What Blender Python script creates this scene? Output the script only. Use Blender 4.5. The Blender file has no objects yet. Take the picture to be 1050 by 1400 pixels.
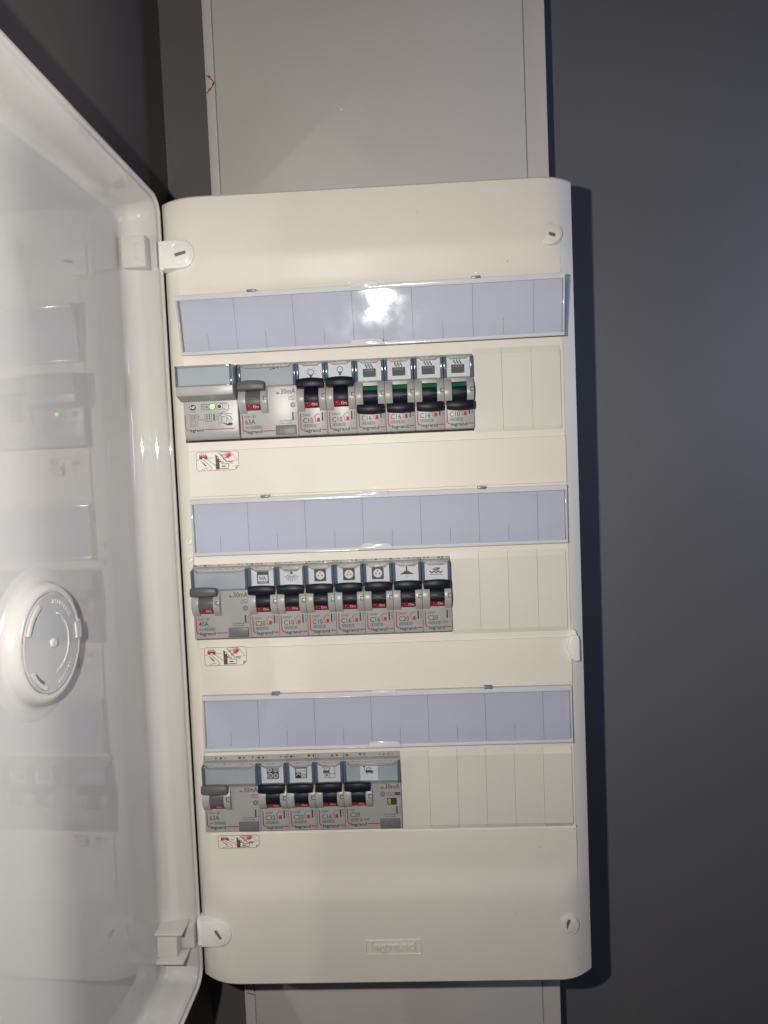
import bpy, bmesh, math, random
from mathutils import Vector, Matrix
random.seed(7)
C = bpy.context.scene.collection
S = 0.001                      # everything below is written in millimetres

# ------------------------------------------------------------------ camera
CAM = (139.226, -439.276, 326.643)
def rodr(w):
    v = Vector(w); t = v.length
    return Matrix.Rotation(t, 3, v / t)
Bm = Matrix(((1, 0, 0), (0, 0, -1), (0, 1, 0)))
R = rodr((0.05388676, 0.03720813, -0.04033123)) @ Bm
cam = bpy.data.cameras.new('camera')
cam.sensor_fit = 'AUTO'; cam.sensor_width = 36.0
cam.lens = 970.0 / 1400.0 * 36.0
cam.clip_start = 0.01; cam.clip_end = 50
camo = bpy.data.objects.new('camera', cam); C.objects.link(camo)
rot = Matrix((R[0], -R[1], -R[2])).transposed()
camo.matrix_world = Matrix.Translation(Vector(CAM) * S) @ rot.to_4x4()
bpy.context.scene.camera = camo

# ------------------------------------------------------------------ light
world = bpy.data.worlds.new('World'); bpy.context.scene.world = world
world.use_nodes = True
bg = world.node_tree.nodes['Background']
bg.inputs[0].default_value = (0.80, 0.84, 1.0, 1); bg.inputs[1].default_value = 0.038
def lamp(name, loc, target, size, power, col, shape='DISK'):
    l = bpy.data.lights.new(name, 'AREA'); l.shape = shape; l.size = size * S
    l.energy = power; l.color = col
    o = bpy.data.objects.new(name, l); C.objects.link(o)
    o.location = Vector(loc) * S
    o.rotation_euler = (Vector(target) - Vector(loc)).to_track_quat('-Z', 'Y').to_euler()
    return o
FLASH = (81, -438, 353)        # the phone's flash, left of and a little above the lens
lamp('flash', FLASH, (100, 0, 296), 8, 1.83, (1.0, 0.955, 0.885))
# a cool fill lamp added just right of view to tint the wall, and daylight from a window round the wall's far end whose
# light reaches only the door (the cabinet's right edge shades the part near the hinge)
lamp('cool_wall_fill', (740, 0, 430), (420, 130, 420), 240, 1.15, (0.48, 0.61, 0.98))
lamp('window_light', (2500, 850, 420), (0, -150, 300), 120, 25, (1.0, 1.0, 0.97))
sc = bpy.context.scene
sc.view_settings.view_transform = 'Standard'
try: sc.view_settings.look = 'None'
except Exception: pass
sc.view_settings.exposure = 0; sc.view_settings.gamma = 1
sc.render.engine = 'CYCLES'
cy = sc.cycles
cy.caustics_reflective = True; cy.blur_glossy = 0.0
cy.sample_clamp_indirect = 40.0
cy.max_bounces = 8; cy.transparent_max_bounces = 24
cy.use_denoising = True
cy.use_guiding = True; cy.guiding_training_samples = 96

# ------------------------------------------------------------------ materials
MATS = {}
def mat(name, col, rough=0.4, spec=0.5, bump=0.0, bscale=300, var=0.0, vscale=20, rvar=0.0,
        metal=0.0, emit=None, es=0.0, coat=0.0, crough=0.03):
    if name in MATS: return MATS[name]
    m = bpy.data.materials.new(name); m.use_nodes = True
    nt = m.node_tree; n = nt.nodes; L = nt.links
    b = n['Principled BSDF']
    b.inputs['Base Color'].default_value = (*col, 1)
    b.inputs['Roughness'].default_value = rough
    b.inputs['Specular IOR Level'].default_value = spec
    b.inputs['Metallic'].default_value = metal
    b.inputs['Coat Weight'].default_value = coat
    b.inputs['Coat Roughness'].default_value = crough
    if emit:
        b.inputs['Emission Color'].default_value = (*emit, 1)
        b.inputs['Emission Strength'].default_value = es
    tc = n.new('ShaderNodeTexCoord')
    def noise(scale, detail=3):
        t = n.new('ShaderNodeTexNoise'); t.inputs['Scale'].default_value = scale
        t.inputs['Detail'].default_value = detail
        L.new(tc.outputs['Object'], t.inputs['Vector']); return t
    if var:
        t = noise(vscale, 4); r = n.new('ShaderNodeValToRGB')
        r.color_ramp.elements[0].position = .35; r.color_ramp.elements[1].position = .65
        r.color_ramp.elements[0].color = (*[c * (1 - var) for c in col], 1)
        r.color_ramp.elements[1].color = (*[min(1, c * (1 + var * .6)) for c in col], 1)
        L.new(t.outputs['Fac'], r.inputs['Fac']); L.new(r.outputs['Color'], b.inputs['Base Color'])
    if rvar:
        t = noise(vscale * 1.7, 5); mr = n.new('ShaderNodeMapRange')
        mr.inputs['From Min'].default_value = .35; mr.inputs['From Max'].default_value = .7
        mr.inputs['To Min'].default_value = max(.01, rough - rvar); mr.inputs['To Max'].default_value = rough + rvar
        L.new(t.outputs['Fac'], mr.inputs['Value']); L.new(mr.outputs['Result'], b.inputs['Roughness'])
    if bump:
        t = noise(bscale, 3); bn = n.new('ShaderNodeBump')
        bn.inputs['Strength'].default_value = bump; bn.inputs['Distance'].default_value = 0.0004
        L.new(t.outputs['Fac'], bn.inputs['Height']); L.new(bn.outputs['Normal'], b.inputs['Normal'])
    MATS[name] = m
    return m
def clear_mat(name, tint, rough, fres=1.45, body=0.0, bcol=(.5, .55, .6), bump=0.0, bscale=150, rvar=False):
    """thin clear plastic: transparent, with a fresnel gloss and optionally a little milky body"""
    m = bpy.data.materials.new(name); m.use_nodes = True
    nt = m.node_tree; n = nt.nodes; L = nt.links
    n.remove(n['Principled BSDF']); out = n['Material Output']
    tr = n.new('ShaderNodeBsdfTransparent'); tr.inputs[0].default_value = (*tint, 1)
    gl = n.new('ShaderNodeBsdfGlossy'); gl.inputs['Roughness'].default_value = rough
    fr = n.new('ShaderNodeFresnel'); fr.inputs[0].default_value = fres
    base = tr
    if body:
        df = n.new('ShaderNodeBsdfDiffuse'); df.inputs[0].default_value = (*bcol, 1)
        mb = n.new('ShaderNodeMixShader'); mb.inputs[0].default_value = body
        L.new(tr.outputs[0], mb.inputs[1]); L.new(df.outputs[0], mb.inputs[2]); base = mb
    mx = n.new('ShaderNodeMixShader')
    L.new(fr.outputs[0], mx.inputs[0]); L.new(base.outputs[0], mx.inputs[1]); L.new(gl.outputs[0], mx.inputs[2])
    L.new(mx.outputs[0], out.inputs[0])
    tc = n.new('ShaderNodeTexCoord')
    if bump:
        t = n.new('ShaderNodeTexNoise'); t.inputs['Scale'].default_value = bscale; t.inputs['Detail'].default_value = 6
        L.new(tc.outputs['Object'], t.inputs['Vector'])
        bn = n.new('ShaderNodeBump'); bn.inputs['Strength'].default_value = bump; bn.inputs['Distance'].default_value = .0006
        L.new(t.outputs['Fac'], bn.inputs['Height'])
        L.new(bn.outputs[0], gl.inputs['Normal']); L.new(bn.outputs[0], fr.inputs['Normal'])
    if rvar:
        t = n.new('ShaderNodeTexNoise'); t.inputs['Scale'].default_value = 60; t.inputs['Detail'].default_value = 8
        L.new(tc.outputs['Object'], t.inputs['Vector'])
        mr = n.new('ShaderNodeMapRange'); mr.inputs['From Min'].default_value = .4; mr.inputs['From Max'].default_value = .68
        mr.inputs['To Min'].default_value = rough * .6; mr.inputs['To Max'].default_value = rough * 2.2
        L.new(t.outputs['Fac'], mr.inputs['Value']); L.new(mr.outputs[0], gl.inputs['Roughness'])
    MATS[name] = m
    return m
M_COVER = mat('cover_plastic', (.675, .637, .578), .45, spec=.30, bump=.05, bscale=900, var=.02, vscale=9, rvar=.05)
M_DOOR = mat('door_plastic', (.56, .54, .51), .025, spec=1.0, var=.02, vscale=6)
M_BOSS = mat('boss_plastic', (.56, .545, .52), .16)
M_BLANK = mat('blanking_plastic', (.62, .595, .545), .36, var=.02, vscale=20)
M_HINGE = mat('hinge_plastic', (.74, .72, .69), .25)
M_DUCT = mat('duct_plastic', (.59, .555, .525), .38, var=.04, vscale=7, rvar=.06)
M_WALL = mat('grey_wall_paint', (.140, .135, .140), .55, bump=.25, bscale=700, var=.05, vscale=6)
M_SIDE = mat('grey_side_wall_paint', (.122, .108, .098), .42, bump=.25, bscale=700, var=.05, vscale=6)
M_GREY = mat('device_grey', (.335, .333, .325), .36, bump=.08, bscale=1500, var=.02, vscale=60)
M_DKGREY = mat('toggle_grey', (.095, .097, .10), .42, spec=.3)
M_BTN = mat('button_grey', (.125, .127, .132), .45)
M_BLACK = mat('toggle_black', (.006, .008, .014), .42, spec=.22)
M_RED = mat('indicator_red', (.24, .008, .02), .4)
M_GREEN = mat('indicator_green', (.010, .11, .06), .4)
M_LABEL = mat('icon_paper', (.60, .61, .63), .5)
M_GLABEL = mat('grey_paper', (.33, .36, .38), .5)
M_INK = mat('ink_black', (.03, .03, .034), .6)
M_INKG = mat('ink_grey', (.05, .05, .054), .6)
M_INKR = mat('ink_red', (.36, .012, .038), .6)
M_INKP = mat('ink_pink', (.62, .17, .19), .6)
M_INKW = mat('ink_white', (.66, .66, .66), .6)
M_INKD = mat('ink_icon_grey', (.06, .064, .07), .6)
M_PAPER = mat('lavender_paper', (.43, .445, .515), .6, var=.02, vscale=12)
M_INKL = mat('ink_rule', (.20, .20, .27), .6)
M_STICK = mat('sticker_white', (.69, .655, .605), .35)
M_SLOT = mat('screw_metal', (.20, .16, .14), .4, metal=.3)
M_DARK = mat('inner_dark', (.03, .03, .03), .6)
M_LED = mat('led_green', (.1, .6, .02), .3, emit=(.12, 1.0, .012), es=4.0)
M_LEDOFF = mat('led_off', (.10, .06, .06), .2)
M_YEL = mat('indicator_yellow', (.36, .29, .03), .4)
M_DISC = mat('lock_disc_grey', (.45, .45, .45), .10, spec=.6)
M_CLIP = mat('clip_grey', (.16, .17, .20), .3)
M_LID = clear_mat('lid_clear', (.93, .94, .97), .062, bump=.03, rvar=True)
M_EDGE = clear_mat('lid_edge', (.92, .93, .95), .08, body=.58, bcol=(.84, .84, .86), bump=.15, bscale=60)
M_CAPC = clear_mat('label_cover_clear', (.94, .95, .97), .10)
M_CAPH = clear_mat('label_cover_ledge', (.80, .84, .88), .10, body=.45, bcol=(.52, .55, .58))
M_CAPE = clear_mat('label_cover_edge', (.42, .52, .64), .10, body=.35, bcol=(.22, .30, .38))

# ------------------------------------------------------------------ mesh helpers
class MB:
    def __init__(s): s.v = []; s.f = []; s.m = []
    def add(s, vs, fs, mi=0):
        o = len(s.v); s.v += [tuple(v) for v in vs]
        for f in fs: s.f.append([i + o for i in f]); s.m.append(mi)
    def frombm(s, bm, mi=0):
        bm.verts.index_update()
        s.add([v.co[:] for v in bm.verts], [[v.index for v in f.verts] for f in bm.faces], mi); bm.free()
    def box(s, x0, x1, y0, y1, z0, z1, bev=0, mi=0, seg=2):
        bm = bmesh.new()
        vs = [bm.verts.new((x, y, z)) for x in (x0, x1) for y in (y0, y1) for z in (z0, z1)]
        for q in ((0, 1, 3, 2), (4, 6, 7, 5), (0, 4, 5, 1), (2, 3, 7, 6), (0, 2, 6, 4), (1, 5, 7, 3)):
            bm.faces.new([vs[i] for i in q])
        bmesh.ops.recalc_face_normals(bm, faces=bm.faces)
        if bev: bmesh.ops.bevel(bm, geom=bm.edges[:], offset=bev, segments=seg, affect='EDGES', profile=.5)
        s.frombm(bm, mi)
    def prism_y(s, poly, y0, y1, bev=0, mi=0, seg=2):      # poly in (x, z); y0 is the front
        bm = bmesh.new()
        a = [bm.verts.new((x, y0, z)) for x, z in poly]; b = [bm.verts.new((x, y1, z)) for x, z in poly]
        front = bm.faces.new(a); bm.faces.new(b[::-1]); n = len(poly)
        for i in range(n): bm.faces.new((a[i], b[i], b[(i + 1) % n], a[(i + 1) % n]))
        bmesh.ops.recalc_face_normals(bm, faces=bm.faces)
        if bev: bmesh.ops.bevel(bm, geom=list(front.edges), offset=bev, segments=seg, affect='EDGES', profile=.5)
        s.frombm(bm, mi)
    def prism_x(s, prof, x0, x1, bev=0, mi=0):             # prof in (y, z), closed
        bm = bmesh.new()
        a = [bm.verts.new((x0, y, z)) for y, z in prof]; b = [bm.verts.new((x1, y, z)) for y, z in prof]
        fa = bm.faces.new(a); fb = bm.faces.new(b[::-1]); n = len(prof)
        for i in range(n): bm.faces.new((a[i], b[i], b[(i + 1) % n], a[(i + 1) % n]))
        bmesh.ops.recalc_face_normals(bm, faces=bm.faces)
        if bev: bmesh.ops.bevel(bm, geom=list(set(list(fa.edges) + list(fb.edges))), offset=bev, segments=2, affect='EDGES', profile=.5)
        s.frombm(bm, mi)
    def lathe_y(s, cx, cz, prof, n=40, mi=0, cap=True):    # prof: (r, y) from the centre front outwards
        vs = []; fs = []
        for r, y in prof:
            for k in range(n):
                a = 2 * math.pi * k / n; vs.append((cx + r * math.cos(a), y, cz + r * math.sin(a)))
        for j in range(len(prof) - 1):
            for k in range(n):
                k2 = (k + 1) % n
                fs.append((j * n + k, j * n + k2, (j + 1) * n + k2, (j + 1) * n + k))
        if cap: fs.append(tuple(range(n - 1, -1, -1)))
        s.add(vs, fs, mi)
    def build(s, name, mats, parent=None, org=(0, 0, 0), smooth=35, xf=None):
        me = bpy.data.meshes.new(name)
        vs = s.v if xf is None else [tuple(xf @ Vector(v)) for v in s.v]
        me.from_pydata([((x - org[0]) * S, (y - org[1]) * S, (z - org[2]) * S) for x, y, z in vs], [], s.f)
        if not isinstance(mats, (list, tuple)): mats = [mats]
        for m in mats: me.materials.append(m)
        me.polygons.foreach_set('material_index', s.m)
        me.validate(); me.update()
        if smooth:
            me.polygons.foreach_set('use_smooth', [True] * len(me.polygons))
            me.set_sharp_from_angle(angle=math.radians(smooth))
        o = bpy.data.objects.new(name, me); C.objects.link(o)
        if parent is not None: o.parent = parent
        return o

_tc = {}
def glyphs(sx):
    """outline of a line of text as triangles/polygons, plus its bounding box"""
    if sx in _tc: return _tc[sx]
    s, bold = sx
    cu = bpy.data.curves.new('t', 'FONT'); cu.body = s; cu.size = 1; cu.resolution_u = 2
    cu.offset = .02 if bold else 0.007
    ob = bpy.data.objects.new('t', cu)
    me = bpy.data.meshes.new_from_object(ob)
    vs = [(v.co.x, v.co.y) for v in me.vertices]; fs = [list(p.vertices) for p in me.polygons]
    bpy.data.objects.remove(ob); bpy.data.curves.remove(cu); bpy.data.meshes.remove(me)
    xs = [v[0] for v in vs]; ys = [v[1] for v in vs]
    _tc[sx] = (vs, fs, min(xs), max(xs), min(ys), max(ys))
    return _tc[sx]

class Pr(MB):
    """flat print in the (x, z) plane of a face at depth y; each layer lies 0.04 mm above the last"""
    def __init__(s, y=-.05, x0=0, z0=0): super().__init__(); s.y = y; s.x0 = x0; s.z0 = z0
    def P(s, x, z, l): return (s.x0 + x, s.y - .04 * l, s.z0 + z)
    def poly(s, pts, m=0, l=0):
        ar = sum(pts[i][0] * pts[(i + 1) % len(pts)][1] - pts[(i + 1) % len(pts)][0] * pts[i][1] for i in range(len(pts)))
        if ar < 0: pts = pts[::-1]
        s.add([s.P(x, z, l) for x, z in pts], [list(range(len(pts)))], m)
    def rect(s, x0, z0, x1, z1, m=0, l=0, r=0):
        if r: s.poly(rrect(x0, z0, x1, z1, r), m, l)
        else: s.poly([(x0, z0), (x1, z0), (x1, z1), (x0, z1)], m, l)
    def disc(s, cx, cz, r, m=0, l=0, n=18, rz=None):
        rz = rz or r
        s.poly([(cx + r * math.cos(2 * math.pi * k / n), cz + rz * math.sin(2 * math.pi * k / n)) for k in range(n)], m, l)
    def line(s, pts, w, m=0, l=0, closed=False):
        n = len(pts)
        if closed: pts = list(pts) + [pts[0], pts[1]]
        L, Rr = [], []
        for i, p in enumerate(pts):
            a = Vector(pts[max(i - 1, 0)]); b = Vector(pts[min(i + 1, len(pts) - 1)])
            if (b - a).length < 1e-9: continue
            d = (b - a).normalized(); q = Vector((-d.y, d.x)) * w / 2
            L.append((p[0] + q.x, p[1] + q.y)); Rr.append((p[0] - q.x, p[1] - q.y))
        rng = range(len(L) - 1)
        if closed: rng = range(0, len(L) - 2 + 0) if False else range(1, len(L) - 1)
        for i in rng:
            s.poly([Rr[i], Rr[i + 1], L[i + 1], L[i]], m, l)
        if closed: s.poly([Rr[-2], Rr[1], L[1], L[-2]], m, l) if False else None
    def ring(s, cx, cz, r, w, m=0, l=0, n=18, a0=0, a1=360):
        k = max(4, int(n * (a1 - a0) / 360))
        pts = [(cx + r * math.cos(math.radians(a0 + (a1 - a0) * i / k)), cz + r * math.sin(math.radians(a0 + (a1 - a0) * i / k))) for i in range(k + 1)]
        for i in range(k):
            p, q = pts[i], pts[i + 1]
            f = lambda t, rr: (cx + (t[0] - cx) * rr / r, cz + (t[1] - cz) * rr / r)
            s.poly([f(p, r - w / 2), f(p, r + w / 2), f(q, r + w / 2), f(q, r - w / 2)], m, l)
    def frame(s, x0, z0, x1, z1, w, m=0, l=0, r=0):
        a = rrect(x0, z0, x1, z1, r) if r else [(x0, z0), (x1, z0), (x1, z1), (x0, z1)]
        b = rrect(x0 + w, z0 + w, x1 - w, z1 - w, max(.05, r - w)) if r else [(x0 + w, z0 + w), (x1 - w, z0 + w), (x1 - w, z1 - w), (x0 + w, z1 - w)]
        n = len(a)
        for i in range(n): s.poly([a[i], a[(i + 1) % n], b[(i + 1) % n], b[i]], m, l)
    def text(s, t, x0, x1, z, h, m=0, bold=False, l=0, rot=False):
        """fit the text between x0 and x1 with capital height h standing on z (rot: runs upwards from z = x0 to x1 at x = z)"""
        vs, fs, a, b, c, d = glyphs((t, bold))
        cap = .69; k = (x1 - x0) / (b - a)
        out = []
        for u, v in vs:
            px = (u - a) * k; pz = v / cap * h
            out.append(s.P(z - pz, x0 + px, l) if rot else s.P(x0 + px, z + pz, l))
        s.add(out, fs, m)
def rrect(x0, z0, x1, z1, r, n=5):
    r = min(r, (x1 - x0) / 2, (z1 - z0) / 2); out = []
    for cx, cz, a in ((x1 - r, z0 + r, -90), (x1 - r, z1 - r, 0), (x0 + r, z1 - r, 90), (x0 + r, z0 + r, 180)):
        for i in range(n + 1):
            t = math.radians(a + 90 * i / n); out.append((cx + r * math.cos(t), cz + r * math.sin(t)))
    return out

def thing(name, label, cat, loc, group=None):
    o = bpy.data.objects.new(name, None); C.objects.link(o); o.empty_display_size = .01
    o.location = Vector(loc) * S
    o['label'] = label; o['category'] = cat
    if group: o['group'] = group
    return o
def ss(a, b, x):
    t = max(0, min(1, (x - a) / (b - a))); return t * t * (3 - 2 * t)

# ------------------------------------------------------------------ the setting
WY = 130
mb = MB(); mb.box(-70, 610, WY, WY + 60, -900, 1800)
o = mb.build('back_wall', M_WALL, smooth=0); o['kind'] = 'structure'
mb = MB()
mb.add([(-43, WY - .5, -900), (-43, WY - .5, 1800), (-60, -1200, 1800), (-60, -1200, -900),
        (-120, WY - .5, -900), (-120, WY - .5, 1800), (-120, -1200, 1800), (-120, -1200, -900)],
       [(0, 1, 2, 3), (4, 7, 6, 5), (0, 4, 5, 1), (3, 2, 6, 7), (1, 5, 6, 2), (0, 3, 7, 4)])
o = mb.build('side_wall', M_SIDE, smooth=0); o['kind'] = 'structure'

# ------------------------------------------------------------------ cable trunking above and below
def trunking(name, label, x0, x1, z0, z1, yf, cx0, cx1):
    t = thing(name, label, 'cable trunking', ((x0 + x1) / 2, WY, min(z0, z1)), 'wall trunking above and below the cabinet')
    org = ((x0 + x1) / 2, WY, min(z0, z1))
    mb = MB()
    mb.box(x0, x0 + 2, yf + 1, WY, z0, z1, .4); mb.box(x1 - 2, x1, yf + 1, WY, z0, z1, .4)
    mb.box(x0, cx0 - .7, yf, yf + 1.8, z0, z1, .35); mb.box(cx1 + .7, x1, yf, yf + 1.8, z0, z1, .35)
    mb.box(x0 + 2, x1 - 2, yf + 2.2, yf + 3.4, z0, z1)
    mb.build('trunking_body', M_DUCT, t, org)
    mb = MB(); mb.box(cx0, cx1, yf - .3, yf + 1.6, z0, z1, .5)
    mb.build('trunking_lid', M_DUCT, t, org)
    return t, org
up, upo = trunking('cable_trunking', 'pale grey cable trunking rising up the wall above the cabinet', 3.2, 247, 470, 1100, 84, 10.6, 231.5)
lo, loo = trunking('cable_trunking', 'pale grey cable trunking in shade running down below the cabinet', -4, 238, -700, 40, 84, 4.4, 224.5)
p = Pr(83.9)
p.line([(5.2 - 1.2, 619), (8.2, 615.5), (9.4, 613.6), (8.2, 611.2), (4.0, 606.5)], .7, 0)
for a in ((6, 618), (8.8, 612.6), (6, 609)): p.disc(a[0], a[1], .9, 0, 1, 8)
p.build('red_arrow_mark', M_INKR, up, upo, smooth=0)
p = Pr(83.9)
p.line([(-1.5, -59.5), (1.5, -66.5), (4, -60)], .9); p.line([(-2, -66), (-2, -59.5)], .9); p.line([(3.6, -67.5), (3.6, -62)], .8)
p.line([(0, -59.6), (3.8, -59.6)], .8); p.line([(-2, -69), (3.4, -70.5)], .8)
p.build('red_brand_mark', M_INKR, lo, loo, smooth=0)

# ------------------------------------------------------------------ the cabinet
CORG = (119, WY, 0)
cab = thing('distribution_cabinet', 'white plastic distribution cabinet on a grey wall with its glossy door open left', 'electrical cabinet', CORG)
ROWS = (375, 250, 125)
TOP = {375: 23.3, 250: 24.2, 125: 26.0}
XL, XR = -8.8, 244.4
CY = 2.2                       # depth of the cover's flat floor behind the device faces' datum
DY = -2.0                      # the device faces
def lobe(x):
    t = 0
    if x < 18: t = (18 - x) / 26.8
    elif x > 222: t = (x - 222) / 22.4
    return -1.8 + 10.4 * t ** 2.2
def rows(x, z):
    c = CY
    if z < ROWS[0] + 26 and z > 40:
        # plain bands between the rows stand a little proud of the framing round the openings
        for zc, below in ((375, 66 + 250), (250, 66 + 125), (125, 40)):
            zt = zc - (29.2 if zc != 125 else 26.0)
            if below + 1.2 < z < zt: c = CY - 1.0
    if x < 1.6 or x > 235.6: return lobe(x) + (1.3 * (x + 8.8) / 10.4 if x < 100 else 1.6 * (244.4 - x) / 8.8)
    return c
def cover_y(x, z):
    w = max(ss(444, 466, z), ss(78, 54, z) if False else 1 - ss(54, 78, z))
    return w * lobe(x) + (1 - w) * rows(x, z)
def cover():
    xs = set([0.0, 1.5, 1.7, 234.0, 235.5, 235.7])
    for i in range(13): xs.add(XL + (18 - XL) * (i / 12))
    for i in range(13): xs.add(222 + (XR - 222) * (i / 12))
    for i in range(12): xs.add(18 + 17 * (i + .5))
    xs = sorted(xs)
    zs = set([1.0, 2.0, 499.6, 500.6, 30, 15, 480])
    for i in range(15): zs.add(52 + 28 * i / 14)
    for i in range(15): zs.add(442 + 26 * i / 14)
    for zc in ROWS:
        zs |= {zc - 23.8, zc + TOP[zc]}
        b = zc - (29.2 if zc != 125 else 26.0); zs |= {b - .15, b + .15}
        zs |= {zc + 29.5, zc + 50, zc + 66.5, zc}
    for b in (316, 191): zs |= {b + 1.05, b + 1.35}
    zs = sorted(zs)
    mb = MB(); idx = {}
    def V(i, j):
        if (i, j) not in idx:
            x, z = xs[i], zs[j]
            y = cover_y(x, z)
            e = min(z - 1, 500.6 - z)
            if e < 1: y += .8 * (1 - e) ** 2
            idx[i, j] = len(mb.v); mb.v.append((x, y, z))
        return idx[i, j]
    def hole(i, j):
        x = (xs[i] + xs[i + 1]) / 2; z = (zs[j] + zs[j + 1]) / 2
        return 0 < x < 234 and any(zc - 23.8 < z < zc + TOP[zc] for zc in ROWS)
    for i in range(len(xs) - 1):
        for j in range(len(zs) - 1):
            if not hole(i, j):
                mb.f.append([V(i, j), V(i + 1, j), V(i + 1, j + 1), V(i, j + 1)]); mb.m.append(0)
    # walls of the three openings, going 14 mm in
    for zc in ROWS:
        a, b = zc - 23.8, zc + TOP[zc]
        y0 = CY; y1 = 15
        for q in (((0, y0, a), (234, y0, a), (234, y1, a), (0, y1, a)), ((0, y0, b), (0, y1, b), (234, y1, b), (234, y0, b)),
                  ((0, y0, a), (0, y1, a), (0, y1, b), (0, y0, b)), ((234, y0, a), (234, y0, b), (234, y1, b), (234, y1, a))):
            mb.add(q, [(0, 1, 2, 3)])
    # skirt round the outside
    n, m_ = len(xs), len(zs)
    loop = [(i, 0) for i in range(n)] + [(n - 1, j) for j in range(1, m_)] + [(i, m_ - 1) for i in range(n - 2, -1, -1)] + [(0, j) for j in range(m_ - 2, 0, -1)]
    base = len(mb.v)
    for i, j in loop: mb.v.append((xs[i], 26, zs[j]))
    for k in range(len(loop)):
        k2 = (k + 1) % len(loop)
        mb.f.append([V(*loop[k2]), V(*loop[k]), base + k, base + k2]); mb.m.append(0)
    return mb
co = cover().build('front_cover', M_COVER, cab, CORG, smooth=28)
mb = MB(); mb.box(XL + 2, XR - 2, 24, WY - .2, 3, 498, 1.5)
mb.build('back_box', M_COVER, cab, CORG)
# dark sheet behind each opening, its colour standing for the shade inside the box
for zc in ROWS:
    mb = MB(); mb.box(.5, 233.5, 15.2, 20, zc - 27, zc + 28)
    mb.build('inner_shade_sheet', M_DARK, cab, CORG, smooth=0)
# embossed maker's mark on the bottom lobe
mb = MB()
yb = -1.8
for a in ((99.3, 134.6, 19.9, 20.6), (99.3, 134.6, 29.3, 29.8), (99.3, 99.8, 20.6, 29.3), (134.1, 134.6, 20.6, 29.3)):
    mb.box(a[0], a[1], yb - .6, yb + .3, a[2], a[3], .15, seg=1)
vs, fs, a, b, c, d = glyphs(('legrand', True)); k = 28.6 / (b - a)
o_ = len(mb.v)
for yy in (yb - 1.1, yb + .2):
    mb.v += [(102.5 + (u - a) * k, yy, 22.9 + v / .69 * 5.6) for u, v in vs]
nv = len(vs)
ed = {}
for f in fs:
    mb.f.append([i + o_ for i in f]); mb.m.append(0)
    for i in range(len(f)):
        e = (f[i], f[(i + 1) % len(f)]); ed[e] = 1
for e in list(ed):
    if (e[1], e[0]) not in ed:
        mb.f.append([e[1] + o_, e[0] + o_, e[0] + o_ + nv, e[1] + o_ + nv]); mb.m.append(0)
mb.build('embossed_mark', M_COVER, cab, CORG, smooth=0)

# quarter-turn screws: a disc with a real slot in it
def screw_disc(mb, cx, cz, y, r, ang, depth=.5, L=7.0, W=2.1):
    n = 40; ca, sa = math.cos(math.radians(ang)), math.sin(math.radians(ang))
    outer = [(r * math.cos(2 * math.pi * k / n), r * math.sin(2 * math.pi * k / n)) for k in range(n)]
    inner = []
    for k in range(n):
        a = 2 * math.pi * k / n; dx, dz = math.cos(a), math.sin(a)
        t = min(L / 2 / max(abs(dx), 1e-6), W / 2 / max(abs(dz), 1e-6)); inner.append((dx * t, dz * t))
    # corners of the slot exactly
    rt = lambda p: (cx + p[0] * ca - p[1] * sa, cz + p[0] * sa + p[1] * ca)
    vs = []
    for ring, yy in ((outer, y + 1.4), (outer, y + .12), ([(p[0] * .97, p[1] * .97) for p in outer], y), (inner, y), (inner, y + depth)):
        for p in ring:
            q = rt(p); vs.append((q[0], yy, q[1]))
    fs = []
    for j in range(4):
        for k in range(n):
            k2 = (k + 1) % n; fs.append((j * n + k, (j + 1) * n + k, (j + 1) * n + k2, j * n + k2))
    mb.add(vs, fs, 0)
    mb.add([vs[4 * n + k] for k in range(n)], [tuple(range(n))], 1)
def torus(mb, cx, cz, y, r, t, mi=0, n=44):
    vs = []; fs = []; q = 8
    for k in range(n):
        a = 2 * math.pi * k / n
        for j in range(q):
            b = 2 * math.pi * j / q; rr = r + t * math.cos(b)
            vs.append((cx + rr * math.cos(a), y + t * math.sin(b), cz + rr * math.sin(a)))
    for k in range(n):
        for j in range(q):
            fs.append((k * q + j, k * q + (j + 1) % q, ((k + 1) % n) * q + (j + 1) % q, ((k + 1) % n) * q + j))
    mb.add(vs, fs, mi)
for cx, cz, ang in ((229.0, 466.8, -20), (227.8, 37.6, 68)):
    y = cover_y(cx, cz)
    mb = MB(); screw_disc(mb, cx, cz, y - .5, 6.4, ang, .4); torus(mb, cx, cz, y - .05, 6.95, .30)
    mb.build('cover_screw', [M_COVER, M_SLOT], cab, CORG)
# hinge tabs with their own screws
for cz, ang, in ((466.3, 14), (35.6, -58)):
    c0 = 4.6; rr = 8.4
    poly = [(-6.6, cz - rr), (c0, cz - rr)] + [(c0 + rr * math.cos(math.radians(t)), cz + rr * math.sin(math.radians(t))) for t in range(-80, 81, 10)] + [(c0, cz + rr), (-6.6, cz + rr)]
    mb = MB(); mb.prism_y(poly, -2.6, 4.5, .7)
    h = mb.build('hinge_tab', M_HINGE, cab, CORG)
    mb = MB(); mb.box(-9.6, -6.2, -.6, 8, cz - rr - .2, cz + rr + .2, .5)
    mb.build('hinge_knuckle', M_HINGE, h, CORG)
    mb = MB(); screw_disc(mb, c0, cz, -3.15, 6.3, ang); torus(mb, c0, cz, -2.6, 6.75, .25)
    mb.build('hinge_screw', [M_HINGE, M_SLOT], h, CORG)
# little studs on the left margin
for z in (289.3, 278.0):
    mb = MB(); y = cover_y(-1.6, z)
    mb.lathe_y(-1.6, z, [(.05, y - .2), (.8, y - .2), (1.0, y - 1.4), (1.8, y - 1.5), (2.0, y - 1.2), (2.0, y + 2.5)], 20)
    mb.build('margin_stud', M_COVER, cab, CORG)
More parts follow.
